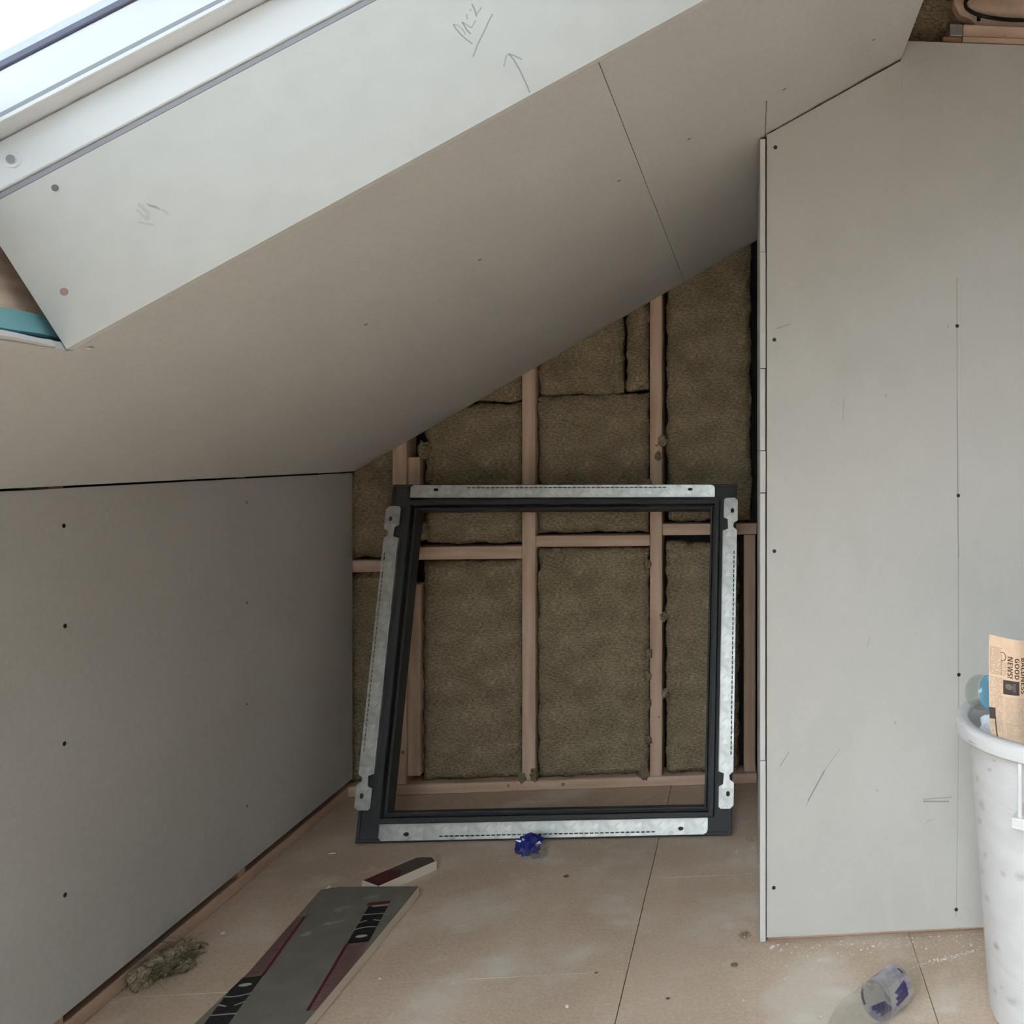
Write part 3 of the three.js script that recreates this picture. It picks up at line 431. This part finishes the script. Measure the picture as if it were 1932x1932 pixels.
// ------------------------------------------------------------------ bin with its contents
{
  const cx = 0.632, cz = 1.305, R = 0.237, rb = 0.172, H = 0.57, rr = rng(61);
  const map = canvasTex(1024, 1024, (c, w, h) => {
    const img = c.createImageData(w, h);
    for (let y = 0; y < h; y++) for (let x = 0; x < w; x++) { const m = (rr() - 0.5) * 5 + fbm(x / 60, y / 60, 2, 4) * 12; const i = (y * w + x) * 4; img.data[i] = 220 + m; img.data[i + 1] = 219 + m; img.data[i + 2] = 219 + m; img.data[i + 3] = 255; }
    c.putImageData(img, 0, 0);
    for (let i = 0; i < 130; i++) { const s = 2 + rr() * 9, x = rr() * w, y = rr() * h; c.save(); c.translate(x, y); c.rotate(rr() * 0.8); for (let k = 0; k < 5; k++) { c.fillStyle = rr() < 0.45 ? 'rgba(190,150,118,0.10)' : 'rgba(130,130,124,0.08)'; c.beginPath(); c.ellipse((rr() - 0.5) * s, (rr() - 0.5) * s * 2, s * (0.4 + rr()), s * (0.5 + rr() * 1.6), 0, 0, 7); c.fill(); } c.restore(); }
    for (let i = 0; i < 14; i++) { c.strokeStyle = 'rgba(165,145,130,0.35)'; c.lineWidth = 1.5; const x = rr() * w, y = rr() * h; c.beginPath(); c.moveTo(x, y); c.quadraticCurveTo(x + 30, y + 14, x + 60 + rr() * 40, y + 30); c.stroke(); }
  });
  const plastic = new THREE.MeshPhysicalMaterial({ map, roughness: 0.5, clearcoat: 0.1 });
  const g = group('rubbish_bin', 'scuffed white plastic rubbish bin with a thick rolled rim', 'bin'); g.position.set(cx, 0.001, cz);
  const V = (a) => a.map((p) => new THREE.Vector2(...p));
  const body = mesh('body', new THREE.LatheGeometry(V([[0, 0], [rb - 0.008, 0], [rb - 0.002, 0.003], [rb, 0.01], [R - 0.028, H - 0.04], [R - 0.024, H - 0.012], [R - 0.029, H - 0.012], [R - 0.033, H - 0.04], [rb - 0.006, 0.026], [rb - 0.02, 0.01], [0, 0.01]]), 96), plastic, g);
  { const u = body.geometry.attributes.uv, q = body.geometry.attributes.position; for (let i = 0; i < u.count; i++) u.setY(i, q.getY(i) / H); }
  mesh('rim', new THREE.LatheGeometry(V([[R - 0.026, H - 0.03], [R - 0.003, H - 0.030], [R, H - 0.026], [R, H - 0.008], [R - 0.004, H - 0.001], [R - 0.012, H], [R - 0.022, H - 0.001], [R - 0.026, H - 0.008], [R - 0.026, H - 0.03]]), 96), plastic, g);
  const han = new THREE.Group(); han.name = 'handle'; g.add(han); han.rotation.y = -0.57;
  const hp = (n, ...a) => mesh(n, box(...a, 0.0025), plastic, han);
  hp('rib', -0.056, -0.048, H - 0.13, H - 0.031, R - 0.045, R - 0.012); hp('rib', 0.048, 0.056, H - 0.13, H - 0.031, R - 0.045, R - 0.012); hp('grip', -0.066, 0.066, H - 0.146, H - 0.126, R - 0.055, R - 0.006);
  const gus = slab([[-0.062, 0], [0.062, 0], [0.03, -0.035], [-0.03, -0.035]], 0.03, [[[-0.05, -0.003], [-0.026, -0.03], [0.026, -0.03], [0.05, -0.003]]], 0.001); gus.translate(0, H - 0.147, R - 0.062); mesh('gusset', gus, plastic, han);

  // newspaper page standing in the bin
  const pm = canvasTex(640, 1024, (c, w, h) => {
    const pxm = w / 0.20;                                                                // pixels per metre
    for (let y = 0; y < h; y += 2) for (let x = 0; x < w; x += 2) { const m = (rr() - 0.5) * 8 + fbm(x / 40, y / 60, 7, 3) * 14; c.fillStyle = 'rgb(' + [232 + m, 200 + m, 170 + m].map(Math.round) + ')'; c.fillRect(x, y, 2, 2); }
    const col = (x0, x1, y0, y1, a) => { for (let x = x0; x < x1; x += 0.0022) { for (let y = y0; y < y1; y += 0.004) { if (rr() < 0.82) { c.fillStyle = 'rgba(120,95,80,' + a + ')'; c.fillRect(x * pxm, y * pxm, 0.0012 * pxm, 0.0032 * pxm); } } } };
    col(0.002, 0.024, 0.022, 0.075, 0.42); col(0.02, 0.034, 0.05, 0.078, 0.36); col(0.002, 0.024, 0.082, 0.19, 0.3); col(0.03, 0.19, 0.122, 0.2, 0.22); col(0.08, 0.19, 0.02, 0.11, 0.3);
    c.strokeStyle = 'rgb(110,84,66)'; c.lineWidth = 5; c.beginPath(); c.ellipse(0.024 * pxm, 0.039 * pxm, 0.006 * pxm, 0.0085 * pxm, 0, -2.2, 2.0); c.stroke();
    const tx = (t, xm, ym, sz, len) => { c.save(); c.translate(xm * pxm, ym * pxm); c.rotate(Math.PI / 2); c.font = 'bold ' + sz * pxm + 'px sans-serif'; c.textBaseline = 'alphabetic'; c.fillStyle = 'rgb(74,52,44)'; const ww = c.measureText(t).width; c.scale(len * pxm / ww, 1); c.fillText(t, 0, 0); c.restore(); };
    tx('NEWS!', 0.0335, 0.0355, 0.0128, 0.0455); tx('GOOD', 0.0465, 0.037, 0.0128, 0.045); tx('BALDNESS', 0.0605, 0.0355, 0.0142, 0.076);
    c.fillStyle = 'rgb(78,66,64)'; c.fillRect(0.0255 * pxm, 0.0855 * pxm, 0.031 * pxm, 0.0285 * pxm); c.fillStyle = 'rgb(128,114,108)'; c.beginPath(); c.ellipse(0.036 * pxm, 0.098 * pxm, 0.007 * pxm, 0.006 * pxm, 0.4, 0, 7); c.fill(); c.fillStyle = 'rgb(108,98,96)'; c.fillRect(0.043 * pxm, 0.09 * pxm, 0.006 * pxm, 0.018 * pxm);
    c.fillStyle = 'rgb(84,70,66)'; c.fillRect(0, 0.143 * pxm, 0.011 * pxm, 0.022 * pxm); c.fillRect(0.0095 * pxm, 0.16 * pxm, 0.0022 * pxm, 0.05 * pxm); c.strokeStyle = 'rgba(150,118,96,0.5)'; c.lineWidth = 2; for (const y of [0.0815, 0.117, 0.17]) { c.beginPath(); c.moveTo(0, y * pxm); c.quadraticCurveTo(0.06 * pxm, (y + 0.01) * pxm, 0.2 * pxm, (y - 0.004) * pxm); c.stroke(); }
  });
  const sheet = (fn, nu, nv, t) => {
    const P = [], UV = [], I = [], id = (s, i, j) => s * (nu + 1) * (nv + 1) + j * (nu + 1) + i;
    for (let s = 0; s < 2; s++) for (let j = 0; j <= nv; j++) for (let i = 0; i <= nu; i++) { const u = i / nu, v = j / nv, p = fn(u, v), du = fn(Math.min(1, u + 0.01), v).sub(fn(Math.max(0, u - 0.01), v)), dv = fn(u, Math.min(1, v + 0.01)).sub(fn(u, Math.max(0, v - 0.01))), n = du.cross(dv).normalize(); p.addScaledVector(n, s ? -t : 0); P.push(p.x, p.y, p.z); UV.push(u, v); }
    for (let j = 0; j < nv; j++) for (let i = 0; i < nu; i++) { const a = id(0, i, j), b = id(0, i + 1, j), c = id(0, i + 1, j + 1), d = id(0, i, j + 1); I.push(a, b, c, a, c, d); const e = id(1, i, j), f = id(1, i + 1, j), h = id(1, i + 1, j + 1), k = id(1, i, j + 1); I.push(e, h, f, e, k, h); }
    for (let i = 0; i < nu; i++) { I.push(id(0, i, 0), id(1, i + 1, 0), id(0, i + 1, 0), id(0, i, 0), id(1, i, 0), id(1, i + 1, 0)); I.push(id(0, i, nv), id(0, i + 1, nv), id(1, i + 1, nv), id(0, i, nv), id(1, i + 1, nv), id(1, i, nv)); }
    for (let j = 0; j < nv; j++) { I.push(id(0, 0, j), id(0, 0, j + 1), id(1, 0, j + 1), id(0, 0, j), id(1, 0, j + 1), id(1, 0, j)); I.push(id(0, nu, j), id(1, nu, j + 1), id(0, nu, j + 1), id(0, nu, j), id(1, nu, j), id(1, nu, j + 1)); }
    const q = new THREE.BufferGeometry(); q.setAttribute('position', new THREE.Float32BufferAttribute(P, 3)); q.setAttribute('uv', new THREE.Float32BufferAttribute(UV, 2)); q.setIndex(I); q.computeVertexNormals(); return q;
  };
  const news = mesh('newspaper', sheet((u, v) => { const w = u * 0.2, k = smooth(0.045, 0.075, w); return new THREE.Vector3(0.4405 + 0.045 * Math.pow(Math.max(0, 0.5 - v) * 2, 2) + Math.min(w, 0.052) + Math.max(0, w - 0.052) * 0.86, 0.445 + v * 0.30 - w * 0.2 * v + Math.max(0, w - 0.05) * 0.12 * v, 1.36 + 0.012 * Math.sin(w * 22) - k * 0.004 - Math.max(0, w - 0.052) * 0.15 + 0.012 * Math.sin(v * 5 + w * 9) * (1 - v)); }, 40, 40, 0.0012), std({ map: pm, roughness: 0.9 }), scene);
  tag(news, 'tan newspaper page reading GOOD NEWS standing in the white bin', 'newspaper');

  // clear bottle with a blue cap behind the newspaper
  const clear = new THREE.MeshPhysicalMaterial({ color: new THREE.Color().setRGB(0.94, 0.95, 0.94), transmission: 1, thickness: 0, roughness: 0.03, ior: 1.5 });
  M.clear = clear; const dome = clear.clone(); dome.color.setRGB(0.84, 0.86, 0.84);
  const bt = group('water_bottle', 'clear plastic bottle with light blue collar poking above the bin rim', 'bottle');
  mesh('bottle_body', new THREE.LatheGeometry(V([[0, -0.15], [0.028, -0.15], [0.033, -0.142], [0.033, -0.05], [0.03, -0.03], [0.022, -0.015], [0.019, -0.006]]), 40), clear, bt);
  const capm = std({ color: new THREE.Color().setRGB(0.20, 0.56, 0.86), roughness: 0.4 }), capd = std({ color: new THREE.Color().setRGB(0.01, 0.04, 0.13), roughness: 0.5 });
  mesh('cap', new THREE.LatheGeometry(V([[0.0, 0.022], [0.029, 0.022], [0.0325, 0.019], [0.033, 0.0095], [0.0318, 0.0088], [0.0318, 0.0064], [0.033, 0.0057], [0.033, -0.006], [0.03, -0.008], [0, -0.008]]), 40), capm, bt);
  mesh('cap_groove', new THREE.LatheGeometry(V([[0.0319, 0.0090], [0.0333, 0.0090], [0.0333, 0.0062], [0.0319, 0.0062]]), 40), capd, bt);
  mesh('clear_dome', new THREE.LatheGeometry(V([[0.0325, 0.0225], [0.034, 0.03], [0.0325, 0.042], [0.027, 0.052], [0.018, 0.058], [0.008, 0.06], [0, 0.06]]), 40), dome, bt);
  bt.position.set(0.474, 0.617, 1.283); bt.quaternion.setFromUnitVectors(new THREE.Vector3(0, 1, 0), new THREE.Vector3(-0.97, 0.06, 0.18).normalize());

  // crumpled wrap and a second bottle shoulder under the newspaper, dark packet at the front
  const crumple = (rad, seed, sx, sy, sz) => { const q = new THREE.IcosahedronGeometry(rad, 3), p = q.attributes.position; for (let i = 0; i < p.count; i++) { const v = new THREE.Vector3().fromBufferAttribute(p, i), n = v.clone().normalize(); const k = 0.8 + 0.75 * Math.abs(noise.noise(n.x * 2.4 + seed, n.y * 2.4, n.z * 2.4)) + 0.35 * Math.abs(noise.noise(n.x * 6 + seed, n.y * 6, n.z * 6)); p.setXYZ(i, v.x * k * sx, v.y * k * sy, v.z * k * sz); } q.computeVertexNormals(); return q; };
  const wrap = mesh('crumpled_wrap', crumple(0.024, 3, 1.25, 1.15, 1), std({ color: new THREE.Color().setRGB(0.72, 0.74, 0.78), roughness: 0.35 }), scene); wrap.position.set(0.468, 0.556, 1.312);
  tag(wrap, 'crumpled pale plastic wrap just inside the bin rim', 'plastic wrap');
  const w2 = mesh('plastic_packet', crumple(0.02, 8, 1.2, 0.9, 0.8), std({ color: new THREE.Color().setRGB(0.33, 0.28, 0.27), roughness: 0.3 }), scene); w2.position.set(0.482, 0.512, 1.385);
  tag(w2, 'glossy brown packet beneath the pale wrap in the bin', 'packet');
  const w3 = mesh('plastic_packet_001', crumple(0.03, 12, 1.4, 0.9, 1), std({ color: new THREE.Color().setRGB(0.06, 0.055, 0.055), roughness: 0.4 }), scene); w3.position.set(0.55, 0.525, 1.43);
  tag(w3, 'dark grey packet at the foot of the newspaper in the bin', 'packet');
}

// ------------------------------------------------------------------ bottle lying on the floor
{
  const g = group('plastic_bottle', 'empty clear plastic bottle with a purple printed label lying on the floor', 'bottle');
  const V = (a) => a.map((p) => new THREE.Vector2(...p));
  const pr = [[0, 0.006], [0.012, 0.004], [0.024, 0], [0.031, 0.003], [0.0355, 0.012], [0.0368, 0.03]];
  for (let i = 0; i < 6; i++) { const y = 0.115 + i * 0.011; pr.push([0.0362, y], [0.0345, y + 0.004], [0.0362, y + 0.008]); }
  pr.push([0.0355, 0.19], [0.03, 0.215], [0.02, 0.238], [0.0135, 0.25], [0.0135, 0.27]);
  const geo = new THREE.LatheGeometry(V(pr), 48), p = geo.attributes.position; for (let i = 0; i < p.count; i++) { const y = p.getY(i), x = p.getX(i), z = p.getZ(i), k = 1 + 0.09 * noise.noise(x * 45, y * 26, z * 45) * smooth(0, 0.06, y); p.setX(i, x * k); p.setZ(i, z * k); } geo.computeVertexNormals();
  mesh('bottle_body', geo, M.clear, g);
  const lr = rng(19);
  const lab = canvasTex(1024, 384, (c, w, h) => { c.clearRect(0, 0, w, h); c.fillStyle = 'rgb(228,230,236)'; c.fillRect(0, 0, w, h); for (let i = 0; i < 60; i++) { c.fillStyle = 'rgba(' + (lr() < 0.6 ? '120,122,178' : '226,228,230') + ',0.2)'; c.beginPath(); c.ellipse(lr() * w, lr() * h, 20 + lr() * 70, 14 + lr() * 40, lr() * 3, 0, 7); c.fill(); }
    c.fillStyle = 'rgb(92,84,156)'; for (const ox of [100, 440, 780]) { c.save(); c.translate(ox, 40); for (let i = 0; i < 3; i++) { c.beginPath(); c.moveTo(i * 42, 60 + i * 16); c.lineTo(i * 42 + 34, 30 + i * 8); c.lineTo(i * 42 + 70, 250); c.lineTo(i * 42 + 30, 260); c.closePath(); c.fill(); } c.restore(); }
    c.fillStyle = 'rgb(20,16,30)'; c.fillRect(300, 330, 60, 22); c.fillStyle = 'rgb(64,60,110)'; c.fillRect(620, 16, 120, 30); });
  const lm = new THREE.MeshPhysicalMaterial({ map: lab, transmission: 0.8, thickness: 0, roughness: 0.3 });
  const lg = new THREE.CylinderGeometry(0.0374, 0.0374, 0.07, 48, 1, true); mesh('label', lg.translate(0, 0.08, 0), lm, g).userData.label = 'translucent label with purple lettering';
  g.position.set(0.318, 0.0378, 1.214); g.quaternion.setFromUnitVectors(new THREE.Vector3(0, 1, 0), new THREE.Vector3(-0.70, 0.0, 0.71).normalize());
}

// ------------------------------------------------------------------ small litter
{
  const crum = new THREE.IcosahedronGeometry(0.026, 3), p = crum.attributes.position; for (let i = 0; i < p.count; i++) { const v = new THREE.Vector3().fromBufferAttribute(p, i), n = v.clone().normalize(); const k = 0.7 + 1.1 * Math.abs(noise.noise(n.x * 2 + 4, n.y * 2, n.z * 2)) + 0.4 * Math.abs(noise.noise(n.x * 5, n.y * 5 + 2, n.z * 5)); p.setXYZ(i, v.x * k * 1.25, Math.max(-0.0195, v.y * k * 1.05), v.z * k); } crum.computeVertexNormals();
  const b = mesh('crumpled_wrapper', crum, new THREE.MeshPhysicalMaterial({ color: new THREE.Color().setRGB(0.012, 0.022, 0.22), roughness: 0.22, clearcoat: 0.7 }), scene); b.position.set(-0.598, 0.0205, 0.472); b.rotation.y = 0.5;
  tag(b, 'crumpled shiny blue plastic wrapper in front of the leaning frame', 'wrapper');
  const clearBit = crum.clone(); clearBit.scale(0.7, 0.55, 0.8); const b2 = mesh('clear_film_scrap', clearBit, M.clear, scene); b2.position.set(-0.566, 0.0115, 0.50); tag(b2, 'clear film scrap at the right of the blue wrapper', 'film scrap');
  const t = group('mineral_wool_tuft', 'brown tuft of loose mineral wool against the knee wall plate', 'mineral wool');
  const rr = rng(71);
  for (const [x, y, z, r, sx, sy, sz] of [[0, 0.012, 0, 0.026, 1.1, 0.75, 1.6], [0.02, 0.009, -0.055, 0.02, 1.3, 0.6, 1.4], [-0.015, 0.016, 0.05, 0.022, 0.9, 0.8, 1.3], [0.035, 0.007, 0.005, 0.014, 1.4, 0.5, 1.1]]) { const m = mesh('clump', tuft(r, rr() * 30, sx, sy, sz, 1.1), M.wool, t); m.position.set(x, y, z); }
  const fg = []; for (let i = 0; i < 240; i++) { const a = rr() * 6.28, l = 0.015 + rr() * 0.035, x = (rr() - 0.45) * 0.07, z = (rr() - 0.5) * 0.15, y = 0.004 + rr() * 0.03; const c = new THREE.QuadraticBezierCurve3(new THREE.Vector3(x, y, z), new THREE.Vector3(x + Math.cos(a) * l * 0.5, y + rr() * 0.012, z + Math.sin(a) * l * 0.5), new THREE.Vector3(x + Math.cos(a) * l, Math.max(0.001, y - 0.006), z + Math.sin(a) * l)); fg.push(new THREE.TubeGeometry(c, 4, 0.0004, 3)); }
  mesh('fibres', mergeGeometries(fg), M.wool, t).userData.kind = 'stuff';
  t.position.set(-1.222, 0.001, 0.985); t.rotation.y = 0.15;
  // plaster chips
  const chipMat = std({ color: new THREE.Color().setRGB(0.74, 0.70, 0.66), roughness: 0.9 });
  const chips = [[-1.1254, 0.4272, 0.022, 0.005, 'long white plaster sliver beside the frame corner'], [-1.045, 0.63, 0.017, 0.009, 'white plaster flake behind the long insulation offcut'], [-1.1832, 0.8387, 0.011, 0.009, 'white plaster crumb midway between tuft and offcut'], [-1.196, 0.9425, 0.007, 0.006, 'tiny pale crumb beside the wool tuft'], [-0.76, 1.06, 0.007, 0.006, 'tiny pale crumb right of the long insulation offcut'], [-0.04, 0.5227, 0.007, 0.012, 'small white crumb right of the leaning frame'], [0.0043, 0.5, 0.006, 0.006, 'tiny white crumb close to the alcove corner'], [-1.1231, 0.5563, 0.006, 0.004, 'tiny grey crumb near the knee wall'], [0.046, 1.016, 0.016, 0.011, 'white plaster lump at the foot of the right wall'], [-0.3576, 1.195, 0.009, 0.008, 'pale plaster crumb on the open floor']];
  chips.forEach(([x, z, a, b2_, label], i) => { const q = new THREE.IcosahedronGeometry(1, 2), pp = q.attributes.position; for (let k = 0; k < pp.count; k++) { const v = new THREE.Vector3().fromBufferAttribute(pp, k), f = 0.75 + 0.6 * Math.abs(noise.noise(v.x * 1.7 + i, v.y * 1.7, v.z * 1.7)); pp.setXYZ(k, v.x * f * a / 2, Math.max(-0.0008, v.y * f * Math.min(a, b2_) * 0.4), v.z * f * b2_ / 2); } q.computeVertexNormals(); const m = mesh(numbered('plaster_chip'), q, chipMat, scene); m.position.set(x, 0.0012, z); m.rotation.y = i * 1.3; if (i === 0) m.rotation.y = 0.12; tag(m, label, 'plaster chip', 'plaster chips on the floor'); });
  const dirtMat = std({ color: new THREE.Color().setRGB(0.12, 0.09, 0.065), roughness: 1 });
  const dirt = [[-0.0142, 0.9637, 0.02, 0.014, 'brown wool scrap nearest the right wall corner'], [-0.0356, 1.0799, 0.013, 0.012, 'brown wool scrap in front of the right wall corner'], [0.0, 0.4479, 0.02, 0.012, 'dark scrap on the alcove floor beside the return wall'], [-0.3205, 1.0802, 0.006, 0.004, 'dark speck on the cross joint of the floor'], [-0.1641, 1.1873, 0.007, 0.004, 'dark speck on the open floor before the joint'], [-0.4694, 0.6287, 0.012, 0.005, 'reddish brown speck in front of the blue wrapper']];
  dirt.forEach(([x, z, a, c, label], i) => { const m = mesh(numbered('wool_scrap'), tuft(a / 2, i * 5 + 2, 1, 0.45, c / a, 1), i > 2 ? dirtMat : M.wool, scene); m.position.set(x, a * 0.2, z); tag(m, label, 'debris', 'dark scraps on the floor'); });
}

// ------------------------------------------------------------------ plaster dust and crumbs swept against the right-hand wall
{
  const r = rng(123), N = 900, im = new THREE.InstancedMesh(new THREE.IcosahedronGeometry(1, 0), std({ color: new THREE.Color().setRGB(0.78, 0.75, 0.71), roughness: 1 }), N), o = new THREE.Object3D();
  for (let i = 0; i < N; i++) {
    const t = r(); let x, z;
    if (t < 0.72) { x = 0.04 + r() * 0.9; z = 1.004 + Math.pow(r(), 2.2) * 0.06; } else if (t < 0.9) { const k = r(); x = 0.29 + 0.2 * k + (r() - 0.5) * 0.012; z = 1.14 - 0.07 * k + (r() - 0.5) * 0.012; } else { x = -0.1 + r() * 0.75; z = 1.0 + r() * 0.35; }
    const s = 0.0004 + Math.pow(r(), 4) * 0.002; o.position.set(x, s * 0.4 + 0.0001, z); o.scale.set(s * (0.8 + r()), s * 0.6, s * (0.8 + r())); o.rotation.y = r() * 6; o.updateMatrix(); im.setMatrixAt(i, o.matrix);
  }
  im.name = 'plaster_dust'; im.castShadow = im.receiveShadow = true; scene.add(im);
  tag(im, 'white plaster dust and crumbs along the foot of the right wall', 'plaster dust', null, 'stuff');
}

// ------------------------------------------------------------------ cable clipped along the open timber at the top right
{
  const g = group('electric_cable', 'black electric cable looped and clipped on timber above the right wall', 'cable');
  const c = new THREE.CatmullRomCurve3([[0.60, 2.125, 0.978], [0.545, 2.128, 0.972], [0.502, 2.123, 0.972], [0.487, 2.112, 0.972], [0.488, 2.098, 0.972], [0.503, 2.087, 0.972], [0.53, 2.0795, 0.972], [0.57, 2.075, 0.972], [0.65, 2.075, 0.972], [0.9, 2.078, 0.972]].map((p) => new THREE.Vector3(...p)));
  mesh('sheath', new THREE.TubeGeometry(c, 80, 0.0042, 10), M.black, g);
  mesh('cable_clip', new RoundedBoxGeometry(0.008, 0.012, 0.008, 1, 0.0015).translate(0.518, 2.076, 0.97), M.black, g);
}

renderer.render(scene, camera);
